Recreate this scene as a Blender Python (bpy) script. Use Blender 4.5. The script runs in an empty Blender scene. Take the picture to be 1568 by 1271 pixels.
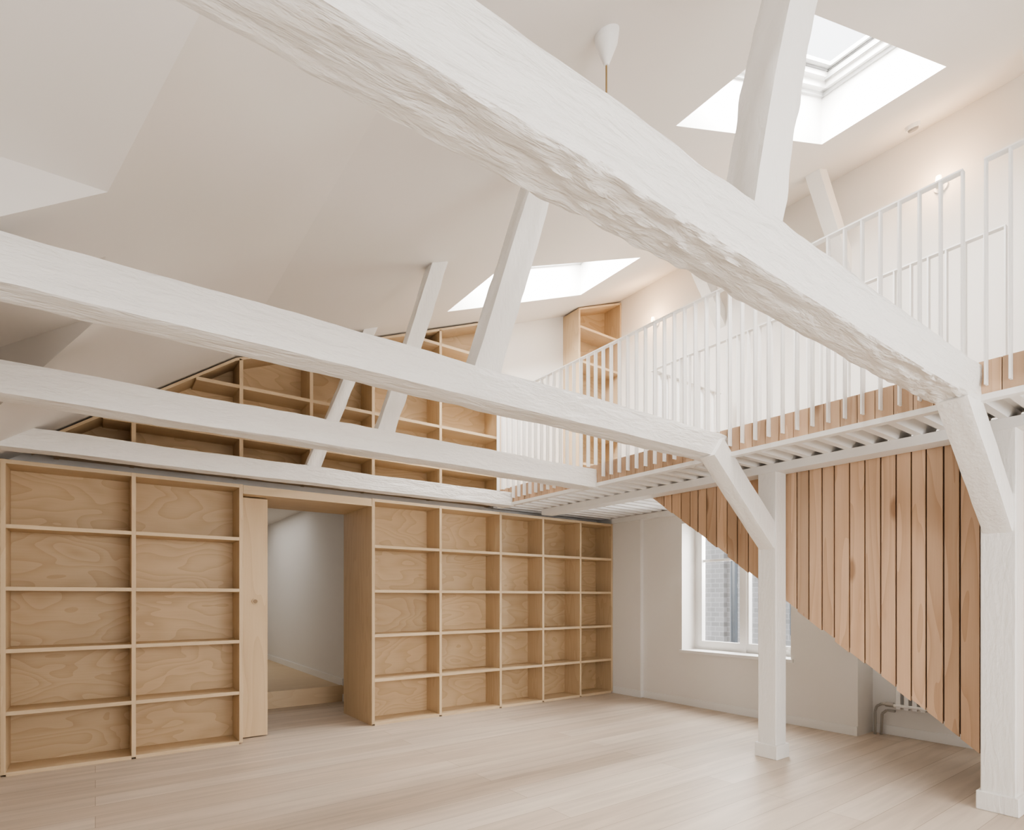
import bpy, math, random
from mathutils import Vector, noise
random.seed(7)
scene = bpy.context.scene
EYE = 1.3

# ------------------------------------------------------------------ materials
def newmat(name):
    m = bpy.data.materials.new(name); m.use_nodes = True
    nt = m.node_tree
    return m, nt, nt.nodes, nt.links, nt.nodes["Principled BSDF"]

def paint(name, col, rough=0.6, bump=0.05, scale=30, stretch=(1,1,1), coarse=0):
    m, nt, N, L, P = newmat(name)
    P.inputs["Roughness"].default_value = rough
    tc = N.new("ShaderNodeTexCoord"); mp = N.new("ShaderNodeMapping")
    mp.inputs["Scale"].default_value = stretch
    L.new(tc.outputs["Object"], mp.inputs["Vector"])
    n = N.new("ShaderNodeTexNoise"); n.inputs["Scale"].default_value = scale; n.inputs["Detail"].default_value = 4
    L.new(mp.outputs[0], n.inputs["Vector"])
    n2 = N.new("ShaderNodeTexNoise"); n2.inputs["Scale"].default_value = 1.3; n2.inputs["Detail"].default_value = 3
    L.new(tc.outputs["Object"], n2.inputs["Vector"])
    mx = N.new("ShaderNodeMix"); mx.data_type = 'RGBA'
    mx.inputs[6].default_value = (col[0]*.965, col[1]*.96, col[2]*.955, 1)
    mx.inputs[7].default_value = (*col, 1)
    L.new(n2.outputs["Fac"], mx.inputs[0]); L.new(mx.outputs[2], P.inputs["Base Color"])
    b = N.new("ShaderNodeBump"); b.inputs["Strength"].default_value = bump; b.inputs["Distance"].default_value = 0.01
    L.new(n.outputs["Fac"], b.inputs["Height"])
    if coarse:
        n3 = N.new("ShaderNodeTexNoise"); n3.inputs["Scale"].default_value = 5; n3.inputs["Detail"].default_value = 5
        n3.inputs["Roughness"].default_value = .6; n3.inputs["Distortion"].default_value = .4
        L.new(mp.outputs[0], n3.inputs["Vector"])
        b2 = N.new("ShaderNodeBump"); b2.inputs["Strength"].default_value = coarse; b2.inputs["Distance"].default_value = 0.05
        L.new(n3.outputs["Fac"], b2.inputs["Height"]); L.new(b.outputs[0], b2.inputs["Normal"]); b = b2
    L.new(b.outputs[0], P.inputs["Normal"])
    return m

def wood(name, light, dark, grain='Z', rings=13, contrast=.5, stretch=6, base=1.1, tone=.12, knots=False, rough=.55):
    m, nt, N, L, P = newmat(name)
    P.inputs["Roughness"].default_value = rough
    tc = N.new("ShaderNodeTexCoord")
    at = N.new("ShaderNodeAttribute"); at.attribute_name = "rnd"
    cb = N.new("ShaderNodeCombineXYZ")
    for i, k in enumerate((37.3, 17.7, 53.1)):
        mm = N.new("ShaderNodeMath"); mm.operation = 'MULTIPLY'; mm.inputs[1].default_value = k
        L.new(at.outputs["Fac"], mm.inputs[0]); L.new(mm.outputs[0], cb.inputs[i])
    ad = N.new("ShaderNodeVectorMath"); ad.operation = 'ADD'
    L.new(tc.outputs["Object"], ad.inputs[0]); L.new(cb.outputs[0], ad.inputs[1])
    def mapping(s_along, s_across):
        mp = N.new("ShaderNodeMapping")
        s = [s_across]*3; s['XYZ'.index(grain)] = s_along
        mp.inputs["Scale"].default_value = s
        L.new(ad.outputs[0], mp.inputs["Vector"]); return mp
    m1 = mapping(base, base*stretch)
    n1 = N.new("ShaderNodeTexNoise"); n1.inputs["Scale"].default_value = 1; n1.inputs["Detail"].default_value = 1.5
    n1.inputs["Distortion"].default_value = .25
    L.new(m1.outputs[0], n1.inputs["Vector"])
    mu = N.new("ShaderNodeMath"); mu.operation = 'MULTIPLY'; mu.inputs[1].default_value = rings
    L.new(n1.outputs["Fac"], mu.inputs[0])
    pp = N.new("ShaderNodeMath"); pp.operation = 'FRACT'; L.new(mu.outputs[0], pp.inputs[0])
    pw = N.new("ShaderNodeMath"); pw.operation = 'POWER'; pw.inputs[1].default_value = 1.8
    L.new(pp.outputs[0], pw.inputs[0])
    m2 = mapping(4, 120)
    n2 = N.new("ShaderNodeTexNoise"); n2.inputs["Scale"].default_value = 1; n2.inputs["Detail"].default_value = 3
    L.new(m2.outputs[0], n2.inputs["Vector"])
    a = N.new("ShaderNodeMath"); a.operation = 'MULTIPLY_ADD'
    a.inputs[1].default_value = contrast
    L.new(pw.outputs[0], a.inputs[0])
    f = N.new("ShaderNodeMath"); f.operation = 'MULTIPLY'; f.inputs[1].default_value = .35
    L.new(n2.outputs["Fac"], f.inputs[0]); L.new(f.outputs[0], a.inputs[2])
    mx = N.new("ShaderNodeMix"); mx.data_type = 'RGBA'
    mx.inputs[6].default_value = (*light, 1); mx.inputs[7].default_value = (*dark, 1)
    L.new(a.outputs[0], mx.inputs[0])
    col = mx.outputs[2]
    if knots:
        mk = mapping(1.7, 5.5)
        vo = N.new("ShaderNodeTexVoronoi"); vo.inputs["Scale"].default_value = 1
        L.new(mk.outputs[0], vo.inputs["Vector"])
        mr = N.new("ShaderNodeMapRange"); mr.inputs[1].default_value = .10; mr.inputs[2].default_value = .19
        mr.inputs[3].default_value = .65; mr.inputs[4].default_value = 0
        L.new(vo.outputs["Distance"], mr.inputs[0])
        mx2 = N.new("ShaderNodeMix"); mx2.data_type = 'RGBA'
        mx2.inputs[7].default_value = (dark[0]*.5, dark[1]*.42, dark[2]*.36, 1)
        L.new(mr.outputs[0], mx2.inputs[0]); L.new(col, mx2.inputs[6]); col = mx2.outputs[2]
    hs = N.new("ShaderNodeHueSaturation")
    v = N.new("ShaderNodeMapRange"); v.inputs[3].default_value = 1-tone; v.inputs[4].default_value = 1+tone
    L.new(at.outputs["Fac"], v.inputs[0]); L.new(v.outputs[0], hs.inputs["Value"])
    L.new(col, hs.inputs["Color"]); L.new(hs.outputs[0], P.inputs["Base Color"])
    b = N.new("ShaderNodeBump"); b.inputs["Strength"].default_value = .08; b.inputs["Distance"].default_value = .004
    L.new(n2.outputs["Fac"], b.inputs["Height"]); L.new(b.outputs[0], P.inputs["Normal"])
    return m

def floor_mat():
    m, nt, N, L, P = newmat("whitewashed_floorboards")
    P.inputs["Roughness"].default_value = .45
    tc = N.new("ShaderNodeTexCoord")
    br = N.new("ShaderNodeTexBrick"); br.inputs["Scale"].default_value = 1
    br.inputs["Brick Width"].default_value = 3.6; br.inputs["Row Height"].default_value = .21
    br.inputs["Mortar Size"].default_value = .0018; br.inputs["Mortar Smooth"].default_value = .3
    br.inputs["Color1"].default_value = (.57,.47,.375,1); br.inputs["Color2"].default_value = (.66,.565,.47,1)
    br.inputs["Mortar"].default_value = (.33,.25,.18,1); br.offset = .37
    L.new(tc.outputs["Object"], br.inputs["Vector"])
    mp = N.new("ShaderNodeMapping"); mp.inputs["Scale"].default_value = (.7, 9, 1)
    L.new(tc.outputs["Object"], mp.inputs["Vector"])
    n = N.new("ShaderNodeTexNoise"); n.inputs["Scale"].default_value = 1.5; n.inputs["Detail"].default_value = 5
    n.inputs["Distortion"].default_value = .6
    L.new(mp.outputs[0], n.inputs["Vector"])
    mr = N.new("ShaderNodeMapRange"); mr.inputs[1].default_value = .3; mr.inputs[2].default_value = .7
    mr.inputs[3].default_value = .84; mr.inputs[4].default_value = 1.07
    L.new(n.outputs["Fac"], mr.inputs[0])
    hs = N.new("ShaderNodeHueSaturation"); L.new(br.outputs["Color"], hs.inputs["Color"]); L.new(mr.outputs[0], hs.inputs["Value"])
    L.new(hs.outputs[0], P.inputs["Base Color"])
    return m

def brick_mat():
    m, nt, N, L, P = newmat("facade_brick")
    tc = N.new("ShaderNodeTexCoord")
    sp = N.new("ShaderNodeSeparateXYZ"); cb = N.new("ShaderNodeCombineXYZ")
    L.new(tc.outputs["Object"], sp.inputs[0]); L.new(sp.outputs[1], cb.inputs[0]); L.new(sp.outputs[2], cb.inputs[1])
    br = N.new("ShaderNodeTexBrick"); br.inputs["Scale"].default_value = 2.5
    br.inputs["Color1"].default_value = (.15,.145,.14,1); br.inputs["Color2"].default_value = (.19,.185,.18,1); br.inputs["Mortar"].default_value = (.24,.235,.23,1)
    L.new(cb.outputs[0], br.inputs["Vector"]); L.new(br.outputs["Color"], P.inputs["Base Color"])
    return m

def plain(name, col, rough=.5, metal=0, emit=None, es=0):
    m, nt, N, L, P = newmat(name)
    P.inputs["Base Color"].default_value = (*col, 1); P.inputs["Roughness"].default_value = rough
    P.inputs["Metallic"].default_value = metal
    if emit:
        P.inputs["Emission Color"].default_value = (*emit, 1); P.inputs["Emission Strength"].default_value = es
    return m

def glass_mat():
    m = bpy.data.materials.new("window_glass"); m.use_nodes = True
    nt = m.node_tree; nt.nodes.clear()
    o = nt.nodes.new("ShaderNodeOutputMaterial"); mx = nt.nodes.new("ShaderNodeMixShader")
    t = nt.nodes.new("ShaderNodeBsdfTransparent"); g = nt.nodes.new("ShaderNodeBsdfGlossy")
    g.inputs["Roughness"].default_value = .02
    mx.inputs[0].default_value = .06
    nt.links.new(t.outputs[0], mx.inputs[1]); nt.links.new(g.outputs[0], mx.inputs[2]); nt.links.new(mx.outputs[0], o.inputs[0])
    return m

WALL = paint("wall_plaster", (.83,.80,.76), .8, .04, 60)
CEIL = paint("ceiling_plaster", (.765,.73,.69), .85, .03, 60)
BEAM = paint("painted_timber", (.85,.83,.795), .36, .5, 18, (1, 4, 4), coarse=.45)
BEAM2 = paint("painted_timber_planed", (.85,.83,.795), .42, .3, 14, (4, 4, 1.2), coarse=.14)
WHITE = paint("white_lacquer", (.86,.845,.82), .4, .02, 40)
STEEL = plain("white_steel", (.87,.86,.84), .35)
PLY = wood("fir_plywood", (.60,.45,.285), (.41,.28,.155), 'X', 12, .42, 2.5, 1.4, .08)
PLYZ = wood("fir_board_upright", (.62,.48,.315), (.47,.33,.195), 'Z', 9, .35, 9, .6, .06)
PLYX = wood("fir_board_level", (.64,.50,.335), (.50,.36,.215), 'X', 8, .3, 9, .6, .05)
CLAD = wood("douglas_cladding", (.64,.455,.31), (.45,.285,.175), 'Z', 9, .5, 11, .5, .18, knots=True)
FLOOR = floor_mat()
GLASS = glass_mat()
DARK = plain("dark_gap", (.03,.025,.02), .9)
METAL = plain("chrome_pipe", (.45,.44,.42), .3, .9)

# ------------------------------------------------------------------ mesh builder
class MB:
    def __init__(s): s.v=[]; s.f=[]; s.m=[]; s.r=[]
    def poly(s, pts, mat=0, rnd=None):
        b=len(s.v); s.v += [tuple(p) for p in pts]; s.f.append(tuple(range(b,b+len(pts)))); s.m.append(mat)
        s.r.append(random.random() if rnd is None else rnd)
    def hexa(s, p, mat=0, rnd=None):
        r = random.random() if rnd is None else rnd
        b=len(s.v); s.v += [tuple(q) for q in p]
        for q in ((0,3,2,1),(4,5,6,7),(0,1,5,4),(1,2,6,5),(2,3,7,6),(3,0,4,7)):
            s.f.append(tuple(b+i for i in q)); s.m.append(mat); s.r.append(r)
    def box(s,x0,x1,y0,y1,z0,z1,mat=0,rnd=None):
        s.hexa([(x0,y0,z0),(x1,y0,z0),(x1,y1,z0),(x0,y1,z0),(x0,y0,z1),(x1,y0,z1),(x1,y1,z1),(x0,y1,z1)],mat,rnd)
    def prism_y(s, poly, y0, y1, mat=0, rnd=None):   # poly in (x,z)
        r = random.random() if rnd is None else rnd
        n=len(poly); b=len(s.v)
        s.v += [(x,y0,z) for x,z in poly]+[(x,y1,z) for x,z in poly]
        fs=[tuple(range(b,b+n)), tuple(range(b+2*n-1,b+n-1,-1))]+[(b+i,b+n+i,b+n+(i+1)%n,b+(i+1)%n) for i in range(n)]
        for q in fs: s.f.append(q); s.m.append(mat); s.r.append(r)
    def cyl(s, c0, c1, r0, r1=None, n=20, mat=0, rnd=.5, caps=True):
        r1 = r0 if r1 is None else r1
        c0=Vector(c0); c1=Vector(c1); d=(c1-c0).normalized()
        a=d.orthogonal().normalized(); c=d.cross(a); b=len(s.v)
        for cc,r in ((c0,r0),(c1,r1)):
            for i in range(n):
                t=2*math.pi*i/n; s.v.append(tuple(cc+a*math.cos(t)*r+c*math.sin(t)*r))
        fs=[(b+i,b+(i+1)%n,b+n+(i+1)%n,b+n+i) for i in range(n)]
        if caps: fs += [tuple(range(b+n-1,b-1,-1)), tuple(range(b+n,b+2*n))]
        for q in fs: s.f.append(q); s.m.append(mat); s.r.append(rnd)
    def tube(s, pts, r, n=12, mat=0):
        for a,b in zip(pts[:-1],pts[1:]): s.cyl(a,b,r,n=n,mat=mat)
    def build(s, name, mats, parent=None, bevel=0, smooth=False):
        me=bpy.data.meshes.new(name); me.from_pydata(s.v,[],s.f); me.update()
        for mt in mats: me.materials.append(mt)
        me.polygons.foreach_set("material_index", s.m)
        at=me.attributes.new("rnd",'FLOAT','FACE'); at.data.foreach_set("value", s.r)
        if smooth: me.polygons.foreach_set("use_smooth",[True]*len(me.polygons))
        o=bpy.data.objects.new(name,me); scene.collection.objects.link(o)
        if parent: o.parent=parent
        if bevel:
            bm=o.modifiers.new("bevel",'BEVEL'); bm.width=bevel; bm.segments=2; bm.limit_method='ANGLE'
        return o

def timber(name, p0, p1, w, h, seed, amp=.006, rough=.003, under=0, sag=0, parent=None, step=.035, mat=None, taper=1.0, k=6):
    """hand-hewn timber: centre line p0->p1, w = horizontal width, h = height, irregular faces"""
    p0=Vector(p0); p1=Vector(p1); d=(p1-p0); Ln=d.length; d.normalize()
    side = d.cross(Vector((0,0,1)))
    if side.length<.2: side=Vector((0,1,0))
    side.normalize(); up=side.cross(d).normalized()
    n=max(6,int(Ln/step))
    prof=[]
    for i in range(k): prof.append((-1+2*i/k,-1))
    for i in range(k): prof.append((1,-1+2*i/k))
    for i in range(k): prof.append((1-2*i/k,1))
    for i in range(k): prof.append((-1,1-2*i/k))
    V=[];F=[]
    m=len(prof)
    for j in range(n+1):
        t=j/n; c=p0.lerp(p1,t)
        lo=Vector((noise.noise(Vector((t*Ln*.8,seed*3.1,0))), noise.noise(Vector((t*Ln*.8,seed*5.7,9)))))*amp*1.1
        sc=1+(taper-1)*t
        for (a,b) in prof:
            corner = abs(a)==1 and abs(b)==1
            ra = 1
            if corner:
                q0=noise.noise(Vector((t*Ln*3.5,a*5+seed,b*5)))
                ra = .965-.05*max(0,q0)
            x=a*w/2*ra*sc; z=b*h/2*ra*sc
            q=Vector((t*Ln*1.8, a*1.1+seed, b*1.1))
            q2=Vector((t*Ln*8, a*4+seed*2, b*4))
            dsp=noise.noise(q)*amp*.7+noise.noise(q2)*rough
            if b==-1 and under:
                # long shallow adze facets with the odd torn chip, density varying along the beam
                dens=.35+.9*max(0,.5+noise.noise(Vector((t*Ln*.9,seed*2.3,5))))
                q3=Vector((t*Ln*4.2+a*.8, a*1.7+seed, 3))
                dd=noise.voronoi(q3)[0]
                dsp+= ((dd[0]-.45)*under*.7 + noise.noise(Vector((t*Ln*13+a*3,a*5,seed)))*under*.4)*dens
                ch=noise.noise(Vector((t*Ln*2.1+a*.5,a*1.2,seed+7)))
                if ch>.22: dsp-= (ch-.22)*under*2.4
            if a==-1 and under and b<0:
                dsp+= noise.noise(Vector((t*Ln*8,b*4,seed+2)))*under*.25
            L_=math.hypot(a,b)
            x+=dsp*a/L_ ; z+=dsp*b/L_
            V.append(c+side*(x+lo[0])+up*(z+lo[1]-sag*math.sin(math.pi*t)))
    for j in range(n):
        for i in range(m):
            F.append((j*m+i,j*m+(i+1)%m,(j+1)*m+(i+1)%m,(j+1)*m+i))
    F.append(tuple(range(m-1,-1,-1))); F.append(tuple(range(n*m,n*m+m)))
    me=bpy.data.meshes.new(name); me.from_pydata(V,[],F); me.update()
    me.materials.append(mat or BEAM)
    me.polygons.foreach_set("use_smooth",[True]*len(me.polygons))
    o=bpy.data.objects.new(name,me); scene.collection.objects.link(o)
    try:
        me.set_sharp_from_angle(angle=math.radians(33))
    except Exception: pass
    if parent: o.parent=parent
    return o

# ------------------------------------------------------------------ roof profile
def zc(x):
    return 2.54+.698*(x+.28) if x<1 else 3.4334+.405*(x-1)
YB=5.82; YF=-2.6; XR=5.9

# floor
b=MB(); b.box(-1.8,6.25,YF,7.08,-.12,0); b.build("floor",[FLOOR])
# ceiling
b=MB()
def P3(l): return [(x,y,zc(x)) for x,y in l]
YN=3.0
b.poly(P3([(1,YF),(1,6.0),(.036,6.0),(.036,2.52),(.30,1.5),(.30,YF)]))
b.poly(P3([(.036,2.52),(.036,YN),(-.9,YN),(-.9,2.52)]))
b.poly(P3([(.036,3.61),(.036,6.0),(-.9,6.0),(-.9,5.23)]))
b.poly([(.036,2.52,2.76),(.30,1.5,zc(.3)),(-1.7,1.5,2.925),(-1.7,2.52,2.74)])
b.poly([(.30,1.5,zc(.3)),(.30,YF,zc(.3)),(-1.7,YF,2.925),(-1.7,1.5,2.925)])
b.poly([(.036,2.52,2.76),(-1.7,2.52,2.74),(-1.7,2.52,2.1),(-.9,2.52,zc(-.9))])
b.poly([(.036,YN,2.76),(.036,3.61,2.76),(-.9,5.23,2.76),(-.9,YN,2.76)])
b.poly([(.036,3.61,2.76),(-.9,5.23,2.76),(-.9,5.23,zc(-.9))])
b.poly([(.036,YN,2.76),(-.9,YN,2.76),(-.9,YN,zc(-.9))])
b.poly([(-.9,YN,zc(-.9)),(-.9,5.23,zc(-.9)),(-.9,5.23,2.76),(-.9,YN,2.76)])
xs=[1,2.88,4.71,6.1]; ys=[YF,1.41,2.24,4.13,5.06,6.0]
for i in range(3):
    for j in range(5):
        if i==1 and j in (1,3): continue
        b.poly(P3([(xs[i],ys[j]),(xs[i+1],ys[j]),(xs[i+1],ys[j+1]),(xs[i],ys[j+1])]))
b.build("ceiling",[CEIL])

# skylights
SASH=plain("sash_grey",(.55,.55,.54),.4); GASK=plain("grey_gasket",(.22,.22,.215))
def skylight(y0,y1):
    x0,x1=2.88,4.71; dz=.40
    b=MB()
    c=lambda x,y,h: (x,y,zc(x)+h)
    b.poly([c(x0,y0,0),c(x1,y0,0),c(x1,y0,dz),c(x0,y0,dz)])
    b.poly([c(x0,y1,0),c(x1,y1,0),c(x1,y1,dz),c(x0,y1,dz)])
    b.poly([c(x0,y0,0),c(x0,y1,0),c(x0,y1,dz),c(x0,y0,dz)])
    b.poly([c(x1,y0,0),c(x1,y1,0),c(x1,y1,dz),c(x1,y0,dz)])
    def bar(xa,xb,ya,yb,h0,h1,mat=1):
        b.hexa([c(xa,ya,h0),c(xb,ya,h0),c(xb,yb,h0),c(xa,yb,h0),c(xa,ya,h1),c(xb,ya,h1),c(xb,yb,h1),c(xa,yb,h1)],mat)
    for w,h0,h1,mt in ((.02,dz-.03,dz+.0,4),(.06,dz-.00,dz+.05,1),(.10,dz+.05,dz+.09,1),(.112,dz+.092,dz+.10,2),(.145,dz+.102,dz+.13,4)):
        bar(x0,x1,y0,y0+w,h0,h1,mt); bar(x0,x1,y1-w,y1,h0,h1,mt); bar(x0,x0+w,y0,y1,h0,h1,mt); bar(x1-w*1.2,x1,y0,y1,h0,h1,mt)
    bar(x1-.17,x1-.15,y0+.1,y1-.1,dz+.02,dz+.04,2)
    b.poly([c(x0+.09,y0+.09,dz+.10),c(x1-.09,y0+.09,dz+.10),c(x1-.09,y1-.09,dz+.10),c(x0+.09,y1-.09,dz+.10)],3)
    b.build("skylight",[WHITE,STEEL,GASK,GLASS,SASH])
skylight(1.41,2.24); skylight(4.13,5.06)

# ------------------------------------------------------------------ walls
b=MB()
b.box(-1.0,1.27,YB,6.32,0,2.26); b.box(2.29,6.25,YB,6.32,0,2.26); b.box(-1.0,6.25,YB,6.32,2.26,5.75)
b.build("wall_back",[WALL])
b=MB()
WY0,WY1,WZ0,WZ1=3.06,4.41,.66,2.2
b.box(5.78,6.25,2.42,WY0,0,2.38); b.box(5.78,6.25,WY1,YB,0,2.38)
b.box(5.78,6.25,WY0,WY1,0,WZ0); b.box(5.78,6.25,WY0,WY1,WZ1,2.38)
b.box(5.73,5.78,5.02,YB,0,2.38)
b.box(6.1,6.25,YF,2.42,0,2.38)
b.box(XR,6.25,YF,YB,2.38,5.75)
b.build("wall_right",[WALL])
b=MB()
b.box(-1.0,-.9,2.62,6.32,0,2.107); b.box(-1.7,-.9,2.52,2.62,0,2.107)
b.box(-1.8,-1.7,YF,-.6,0,2.95); b.box(-1.8,-1.7,2.0,2.62,0,2.95); b.box(-1.8,-1.7,-.6,2.0,0,.8); b.box(-1.8,-1.7,-.6,2.0,2.3,2.95)
b.build("wall_left",[WALL])
b=MB()
b.box(-1.8,.2,YF-.1,YF,0,5.7); b.box(4.8,6.25,YF-.1,YF,0,5.7); b.box(.2,4.8,YF-.1,YF,0,.7); b.box(.2,4.8,YF-.1,YF,2.9,5.7)
b.build("wall_front",[WALL])

def window_obj(name, axis, a0,a1,z0,z1,pos,th=.07,n=2,trans=None):
    b=MB()
    def bx(s0,s1,za,zb,p0,p1,mat=0):
        if axis=='x': b.box(p0,p1,s0,s1,za,zb,mat)
        else: b.box(s0,s1,p0,p1,za,zb,mat)
    f=.05
    bx(a0,a0+f,z0,z1,pos,pos+th); bx(a1-f,a1,z0,z1,pos,pos+th); bx(a0+f,a1-f,z0,z0+f,pos,pos+th); bx(a0+f,a1-f,z1-f,z1,pos,pos+th)
    w=(a1-a0-2*f)/n
    for i in range(n):
        s0=a0+f+i*w+.002; s1=a0+f+(i+1)*w-.002
        g=.055
        bx(s0,s0+g,z0+f-.01,z1-f,pos-.012,pos+.055); bx(s1-g,s1,z0+f-.01,z1-f,pos-.012,pos+.055)
        bx(s0+g,s1-g,z0+f-.01,z0+f+.06,pos-.012,pos+.055); bx(s0+g,s1-g,z1-f-.05,z1-f,pos-.012,pos+.055)
        if trans:
            bx(s0+g,s1-g,trans-.015,trans+.015,pos+.02,pos+.045)
        if axis=='x': b.poly([(pos+.034,s0+g,z0+f+.06),(pos+.034,s1-g,z0+f+.06),(pos+.034,s1-g,z1-f-.05),(pos+.034,s0+g,z1-f-.05)],1)
        else: b.poly([(s0+g,pos+.034,z0+f+.06),(s1-g,pos+.034,z0+f+.06),(s1-g,pos+.034,z1-f-.05),(s0+g,pos+.034,z1-f-.05)],1)
    if n==2:
        mid=(a0+a1)/2
        bx(mid-.03,mid+.03,z0,z1,pos-.022,pos-.012)
    return b.build(name,[WHITE,GLASS])
window_obj("window_1",'x',WY0,WY1,WZ0,WZ1,6.04,trans=1.75)
window_obj("added_window_left",'x',-.6,2.0,.8,2.3,-1.78,n=3)  # unseen side window, added to let light in from the left
window_obj("added_window_front",'y',.2,4.8,.7,2.9,YF-.08,n=4)  # unseen window behind the camera, added as an opening for the front fill
b=MB(); b.box(5.755,6.052,WY0-.03,WY1+.03,WZ0-.03,WZ0+.006); b.build("trim_1",[WHITE],bevel=.004)

# baseboards
b=MB(); b.box(5.765,5.779,2.42,5.02,0,.09); b.box(5.715,5.729,5.005,5.5,0,.09); b.box(5.729,5.78,5.005,5.019,0,.09); b.build("baseboard_right",[WHITE],bevel=.003)
b=MB(); b.box(6.085,6.099,YF,2.41,0,.09); b.build("baseboard_recess",[WHITE],bevel=.003)

# corridor behind the doorway
b=MB(); b.box(2.52,2.62,6.32,11,0,2.6); b.build("wall_corridor_right",[WALL])
b=MB(); b.box(.4,.5,6.32,11,0,2.6); b.build("wall_corridor_left",[WALL])
b=MB(); b.box(.4,2.62,11,11.1,0,2.6); b.build("wall_corridor_end",[WALL])
b=MB(); b.box(.4,2.62,6.32,11,2.6,2.65); b.build("ceiling_corridor",[CEIL])
b=MB(); b.box(.5,2.52,7.08,11,0,.19,2); b.box(.5,2.52,7.05,7.1,.0,.2,1); b.build("floor_corridor_step",[FLOOR,PLYX,PLYX])
b=MB(); b.box(2.505,2.519,6.33,7.05,0,.09); b.box(2.505,2.519,7.05,11,.19,.28); b.build("baseboard_corridor",[WHITE])

# ------------------------------------------------------------------ lower bookshelf
Y0=5.51
T=.03
def bays(b, cols, zs, y0, y1):
    for i,x in enumerate(cols):
        b.box(x-T/2,x+T/2,y0,y1,zs[0],zs[-1]+T/2,1)
    for x0,x1 in zip(cols[:-1],cols[1:]):
        for z in zs: b.box(x0+T/2,x1-T/2,y0+.002,y1,z-T/2 if z>0.02 else 0.0,z+T/2,2)
        for za,zb in zip(zs[:-1],zs[1:]):
            b.box(x0+T/2,x1-T/2,y1-.012,y1,za+T/2,zb-T/2,0)
zs=[0.014,.455,.91,1.365,1.82,2.29]
b=MB(); bays(b,[-.88,-.54,.25,1.045],zs,Y0,YB-.002)
bays(b,[2.280,3.053,3.855,4.50,5.13,5.71],zs,Y0,YB-.002)
b.build("bookshelf",[PLY,PLYZ,PLYX],bevel=.0015)

# doorway frame + sliding leaf
b=MB()
b.box(2.262-.0,2.262+.003,5.51,6.32,0,2.235,1)
b.box(2.265,2.289,5.825,6.32,0,2.235,1)
b.box(1.062,2.262,5.51,5.56,2.225,2.30,2)
b.box(1.062,2.262,5.56,6.32,2.235,2.26,2)
b.box(1.27,1.29,5.83,6.32,0,2.235,1)
b.build("door_frame",[PLY,PLYZ,PLYX])
b=MB()
b.box(1.062,1.31,5.70,5.745,.012,2.222,0)
b.cyl((1.20,5.69,1.265),(1.20,5.7005,1.265),.028,mat=1); b.cyl((1.20,5.688,1.265),(1.20,5.6902,1.265),.019,mat=2)
b.build("door_1",[wood("fir_door", (.65,.50,.325),(.50,.355,.21),'Z',7,.4,8,.6,.02,knots=True),PLYZ,plain("finger_pull",(.25,.17,.09))],bevel=.003)

# ------------------------------------------------------------------ upper (gable) bookshelf
b=MB()
cols=[-.25,.25,1.047,1.66,2.278,3.053,3.84]
lev=[2.42,2.72,3.17,3.62,4.07]
y0,y1=Y0,YB-.002
xa=lambda z:(z+.05-2.54)/.698-.28 if z+.05<3.4334 else 1+(z+.05-3.4334)/.405
for x in cols:
    top=zc(x)-.035
    b.box(x-T/2,x+T/2,y0,y1,2.40,top,1)
for z in lev:
    for x0,x1 in zip(cols[:-1],cols[1:]):
        s=max(x0+T/2,xa(z))
        if s<x1-T/2-.03: b.box(s,x1-T/2,y0+.003,y1,z-T/2,z+T/2,2)
for x0,x1 in zip(cols[:-1],cols[1:]):
    pts=[(x0,2.41),(x1,2.41),(x1,zc(x1)-.03)]
    if x0<1<x1: pts.append((1,zc(1)-.03))
    pts.append((x0,zc(x0)-.03))
    b.prism_y(pts,y1-.012,y1,0)
for xa_,xb_ in ((-.4,1.0),(1.0,3.853)):
    b.prism_y([(xa_,zc(xa_)-.045),(xb_,zc(xb_)-.045),(xb_,zc(xb_)-.02),(xa_,zc(xa_)-.02)],y0,y1,2)
b.build("bookshelf",[PLY,PLYZ,PLYX])

# loft cabinet
b=MB(); x0,x1=5.11,5.88
for x in (x0,x1): b.box(x-T/2,x+T/2,y0,y1,2.562,zc(x)-.04,1)
for z in (2.60,3.06,3.5,3.95,4.40,4.85): b.box(x0+T/2,x1-T/2,y0+.003,y1,z-T/2,z+T/2,2)
b.prism_y([(x0,2.57),(x1,2.57),(x1,zc(x1)-.04),(x0,zc(x0)-.04)],y1-.012,y1,0)
b.prism_y([(x0-.013,zc(x0)-.045),(x1+.013,zc(x1)-.045),(x1+.013,zc(x1)-.02),(x0-.013,zc(x0)-.02)],y0,y1,2)
b.build("loft_bookcase",[PLY,PLYZ,PLYX])

# ------------------------------------------------------------------ ceiling beams
specs=[(1.07,.165,2.335,2.535,1,.016,-1.65),(2.59,.18,2.335,2.51,2,.005,-.85),(3.96,.18,2.335,2.51,3,.005,-.85),(5.30,.15,2.335,2.49,4,.003,-.85)]
beams=[]
for i,(yc,w,zb,zt,sd,un,xl) in enumerate(specs):
    beams.append(timber("ceiling_beam",(xl,yc,(zb+zt)/2),(3.835,yc,(zb+zt)/2),w,zt-zb,sd,.010,.004,un,step=.014 if i==0 else .03,k=12 if i==0 else 6))
sx=[(1.74,2.16,.165),(1.67,2.14,.16),(1.70,2.16,.13),(1.60,2.15,.12)]
for i,(xb,xt,w) in enumerate(sx):
    yc=specs[i][0]
    timber("strut",(xb,yc,2.48),(xt+.02,yc,zc(xt)+.05),w*.85,w,10+i,.016,.006,parent=beams[i],taper=.92,mat=BEAM2)
    if i<3:
        timber("upper_brace",(5.30,yc,zc(5.3)+.05),(6.0,yc,4.45),.13,.15,20+i,.005,.002,parent=beams[i],mat=BEAM2)

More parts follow.
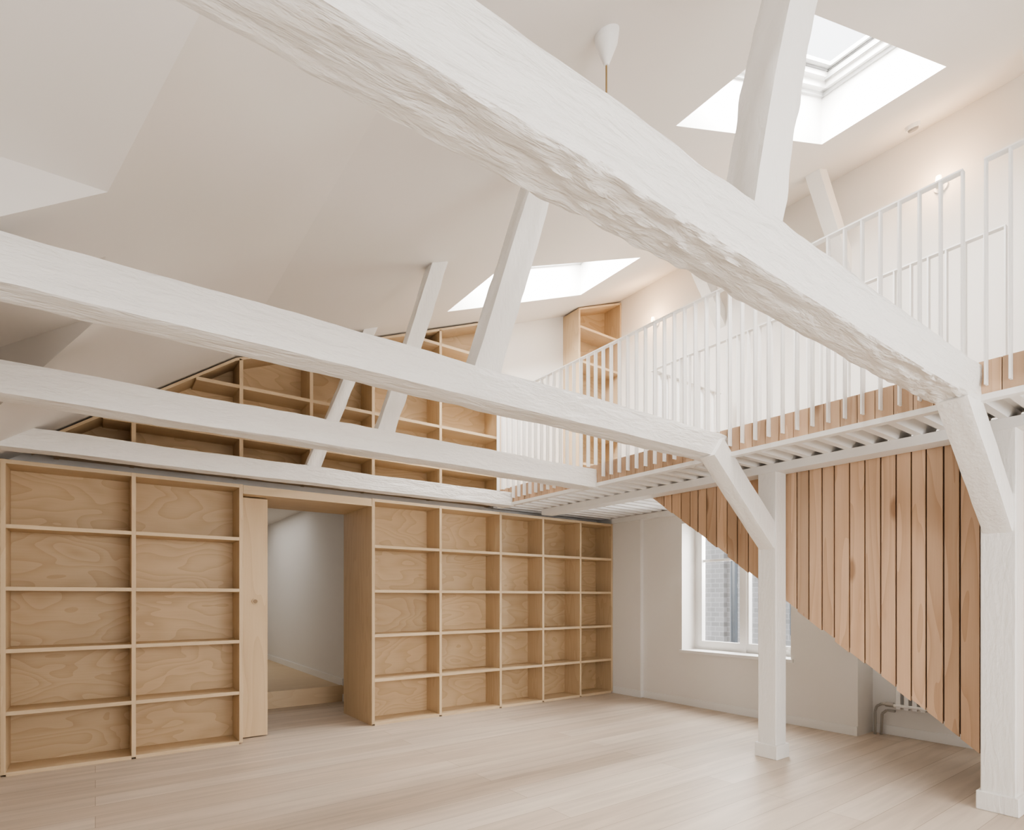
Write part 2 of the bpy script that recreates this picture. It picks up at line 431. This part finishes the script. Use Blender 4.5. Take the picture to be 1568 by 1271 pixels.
# ------------------------------------------------------------------ posts with knee braces
def post(yc,w,seed):
    b=MB(); x0,x1=4.405,4.405+w; y0,y1=yc-w/2,yc+w/2
    b.box(x0,x1,y0,y1,0,2.315)
    e=.018
    b.box(x0-e,x1+e,y0-e,y1+e,0,.115)
    o=b.build("support_post",[BEAM2],bevel=.006)
    timber("knee_brace",(4.50,yc,1.73),(3.66,yc,2.40),w*.85,.18,seed,.006,.002,parent=o,mat=BEAM2)
    return o
post(2.53,.155,31); post(1.06,.17,33)

# ------------------------------------------------------------------ mezzanine
b=MB()
def slab(x0,x1,ya,yb):
    b.box(x0,x1,ya,yb,2.435,2.525,0); b.box(x0,x1,ya,yb,2.525,2.56,1,.4)
slab(3.84,4.585,-1.5,YB); slab(4.585,XR,3.82,YB); slab(4.585,XR,-1.5,.25)
y=-1.45
while y<YB-.05:
    x1=XR-.02 if (y>3.85 or y<.15) else 4.585
    b.hexa([(3.86,y-.022,2.375),(x1,y-.022,2.375),(x1,y+.022,2.375),(3.86,y+.022,2.375),
            (3.86,y-.045,2.436),(x1,y-.045,2.436),(x1,y+.045,2.436),(3.86,y+.045,2.436)],0)
    y+=.146
b.box(3.80,3.86,-1.5,YB-.32,2.345,2.378,0)
b.box(4.40,4.57,-1.5,YB-.4,2.31,2.376,0)
b.box(5.70,5.89,3.85,YB-.32,2.31,2.376,0)
yy=-1.5
while yy<5.5:
    b.box(3.812,3.84,yy+.002,min(yy+.098,5.5),2.378,2.556,2); yy+=.1
b.build("mezzanine_floor",[WHITE,FLOOR,CLAD])

def railing(x, ya, yb, zbot, ztop, skip=()):
    b=MB(); n=round((yb-ya)/.1)
    for i in range(n+1):
        y=ya+(yb-ya)*i/n
        z0=zbot
        for (s0,s1) in skip:
            if s0<y<s1: z0=2.545
        b.box(x-.02,x+.02,y-.0045,y+.0045,z0,ztop)
    b.box(x-.022,x+.022,ya-.0045,yb+.0045,ztop,ztop+.009)
    return b
sk=[(s[0]-s[1]/2-.02,s[0]+s[1]/2+.02) for s in specs]
railing(3.79,1.06,5.47,2.42,3.60,sk).build("mezzanine_railing",[STEEL])
railing(3.79,-1.44,.96,2.42,3.60,sk).build("mezzanine_railing",[STEEL])
b=railing(4.565,1.06,3.80,2.562,3.60)
for i in range(12):
    x=4.6+.1*i
    b.box(x-.0045,x+.0045,3.83,3.87,2.562,3.60)
b.box(4.565,5.72,3.828,3.872,3.60,3.609)
b.build("stairwell_railing",[STEEL])

# ------------------------------------------------------------------ staircase
b=MB()
zb=lambda y: max(.004,.27+.76*(y-1.16))
y=.82
rs=random.Random(3)
while y<3.85:
    w=rs.uniform(.086,.112)
    ya,yb=y+.005,min(y+w-.005,3.87)
    j=rs.uniform(-.012,.012); xo=rs.uniform(0,.004)
    b.hexa([(4.588+xo,ya,max(.004,zb(ya)+j)),(4.610,ya,max(.004,zb(ya)+j)),(4.610,yb,zb(yb)+j),(4.588+xo,yb,zb(yb)+j),(4.588+xo,ya,2.37),(4.610,ya,2.37),(4.610,yb,2.37),(4.588+xo,yb,2.37)],0)
    y+=w
b.hexa([(4.614,.83,zb(.83)+.02),(4.62,.83,zb(.83)+.02),(4.62,3.87,zb(3.87)+.02),(4.614,3.87,zb(3.87)+.02),(4.614,.83,2.43),(4.62,.83,2.43),(4.62,3.87,2.43),(4.614,3.87,2.43)],3)
for i in range(13):
    z=.183*(i+1); ys_=.65+.24*i
    b.box(4.625,5.70,ys_-.02,ys_+.25,z-.035,z,1); b.box(4.625,5.70,ys_,ys_+.018,z-.183,z-.035,1)
ya,yb=.86,3.80
b.hexa([(4.622,ya,zb(ya)),(5.70,ya,zb(ya)),(5.70,yb,zb(yb)),(4.622,yb,zb(yb)),(4.622,ya,zb(ya)+.03),(5.70,ya,zb(ya)+.03),(5.70,yb,zb(yb)+.03),(4.622,yb,zb(yb)+.03)],2)
b.hexa([(5.70,ya,zb(ya)),(5.74,ya,zb(ya)),(5.74,yb,zb(yb)),(5.70,yb,zb(yb)),(5.70,ya,zb(ya)+.36),(5.74,ya,zb(ya)+.36),(5.74,yb,min(zb(yb)+.36,2.5)),(5.70,yb,min(zb(yb)+.36,2.5))],2)
b.build("staircase",[CLAD,PLYX,WHITE,DARK])

# ------------------------------------------------------------------ radiator
b=MB()
for i in range(14):
    y=2.16-i*.065
    b.box(5.98,6.06,y-.018,y+.018,.27,.80)
    b.cyl((5.99,y-.026,.30),(5.99,y+.039,.30),.016,mat=0); b.cyl((5.99,y-.026,.77),(5.99,y+.039,.77),.016,mat=0)
b.tube([(6.0,2.20,.30),(6.0,2.30,.30),(6.0,2.345,.27),(6.0,2.36,.22),(6.0,2.36,0)],.012,mat=1)
b.tube([(6.03,2.20,.24),(6.03,2.27,.24),(6.03,2.31,.2),(6.03,2.32,0)],.012,mat=1)
b.cyl((6.0,2.20,.30),(6.0,2.27,.30),.022,mat=1)
b.box(6.06,6.098,2.0,2.03,.4,.7); b.box(6.06,6.098,1.4,1.43,.4,.7)
b.build("radiator",[STEEL,METAL],bevel=.006)

# ------------------------------------------------------------------ small fittings
b=MB(); px,py=1.80,1.77; pz=zc(px)
b.cyl((px,py,pz+.012),(px,py,pz-.04),.056,.049,n=32); b.cyl((px,py,pz-.04),(px,py,pz-.14),.049,.010,n=32)
b.cyl((px,py,pz-.14),(px,py,pz-.46),.004,n=8,mat=1)
b.cyl((px,py,pz-.46),(px,py,pz-.53),.018,.022,n=20)
b.build("pendant_lamp",[STEEL,plain("brass_cord",(.30,.20,.09))],smooth=False)
b=MB(); dx,dy=5.56,1.90; n_=Vector((.405,0,-1)).normalized(); c0=Vector((dx,dy,zc(dx)))
b.cyl(c0,c0+n_*.03,.055,.05,n=32); b.cyl(c0+n_*.03,c0+n_*.045,.04,.034,n=32,mat=1)
b.build("smoke_detector",[STEEL,plain("detector_grille",(.25,.24,.23))])
GLOW=plain("warm_bulb",(1,.85,.6),.5,0,(1,.80,.58),6)
for ly,lz in ((1.80,4.84),(4.90,4.86)):
    b=MB(); b.cyl((XR,ly,lz),(XR-.025,ly,lz),.05,n=28); b.cyl((XR-.025,ly,lz),(XR-.07,ly,lz),.012,n=12)
    b.cyl((XR-.07,ly,lz-.03),(XR-.07,ly,lz+.02),.02,n=20); b.cyl((XR-.07,ly,lz+.02),(XR-.07,ly,lz+.065),.026,.02,n=20,mat=1)
    o=b.build("wall_lamp",[STEEL,GLOW])
    l=bpy.data.lights.new("wall_lamp_light",'POINT'); l.energy=9; l.color=(1,.66,.38); l.shadow_soft_size=.04
    lo=bpy.data.objects.new("bulb_light",l); lo.location=(XR-.22,ly,lz+.06); scene.collection.objects.link(lo); lo.parent=o

# neighbouring house across the courtyard
b=MB()
b.box(10.5,14,2,6.9,-6,3.2,0); b.box(10.4,14,6.9,14,-6,6,0)
for yy in (3.0,4.6,7.6,9.2,10.8):
    for zz in (-1.6,.6):
        b.box(10.36,10.55,yy,yy+.9,zz,zz+1.4,1); b.box(10.34,10.4,yy+.42,yy+.48,zz,zz+1.4,2); b.box(10.34,10.4,yy,yy+.9,zz+.9,zz+.96,2)
b.cyl((7.2,4.62,-6),(7.2,4.62,2.0),.05,mat=1)
b.build("neighbouring_house",[brick_mat(),plain("dark_pane",(.05,.06,.07),.1),WHITE])

# ------------------------------------------------------------------ light
w=bpy.data.worlds.new("overcast_sky"); scene.world=w; w.use_nodes=True
bg=w.node_tree.nodes["Background"]; bg.inputs[0].default_value=(.95,.97,1,1); bg.inputs[1].default_value=4
def area(name,loc,rot,sx,sy,p,col=(1,.99,.975)):
    l=bpy.data.lights.new(name,'AREA'); l.shape='RECTANGLE'; l.size=sx; l.size_y=sy; l.energy=p; l.color=col
    o=bpy.data.objects.new(name,l); o.location=loc; o.rotation_euler=rot; scene.collection.objects.link(o); return o
sl=math.atan(.405)
area("skylight_daylight",(3.75,1.825,zc(3.75)+.75),(0,-sl,0),2.3,1.2,400)
area("skylight_daylight",(3.75,4.6,zc(3.75)+.75),(0,-sl,0),2.3,1.2,400)
area("front_fill_light",(2.5,YF-.25,1.8),(math.radians(90),0,0),4.6,2.2,200)  # added fill lamp behind the camera, shining through the invented front window
area("corridor_fill_light",(1.5,9.5,2.58),(0,0,0),1.5,2.0,14)  # added fill lamp under the closed corridor ceiling, brightens the doorway view
area("window_daylight",(6.6,3.9,2.2),(0,math.radians(75),0),1.3,1.3,140)

# ------------------------------------------------------------------ camera
cam=bpy.data.cameras.new("camera"); co=bpy.data.objects.new("camera",cam); scene.collection.objects.link(co)
co.location=(0,0,EYE); co.rotation_euler=(math.radians(90),0,math.radians(-36.1))
cam.sensor_width=36; cam.lens=875/1568*36; cam.shift_y=.1783; cam.clip_start=.05
scene.camera=co
scene.view_settings.view_transform='AgX'
scene.view_settings.look='AgX - Medium High Contrast'
scene.view_settings.exposure=-0.03
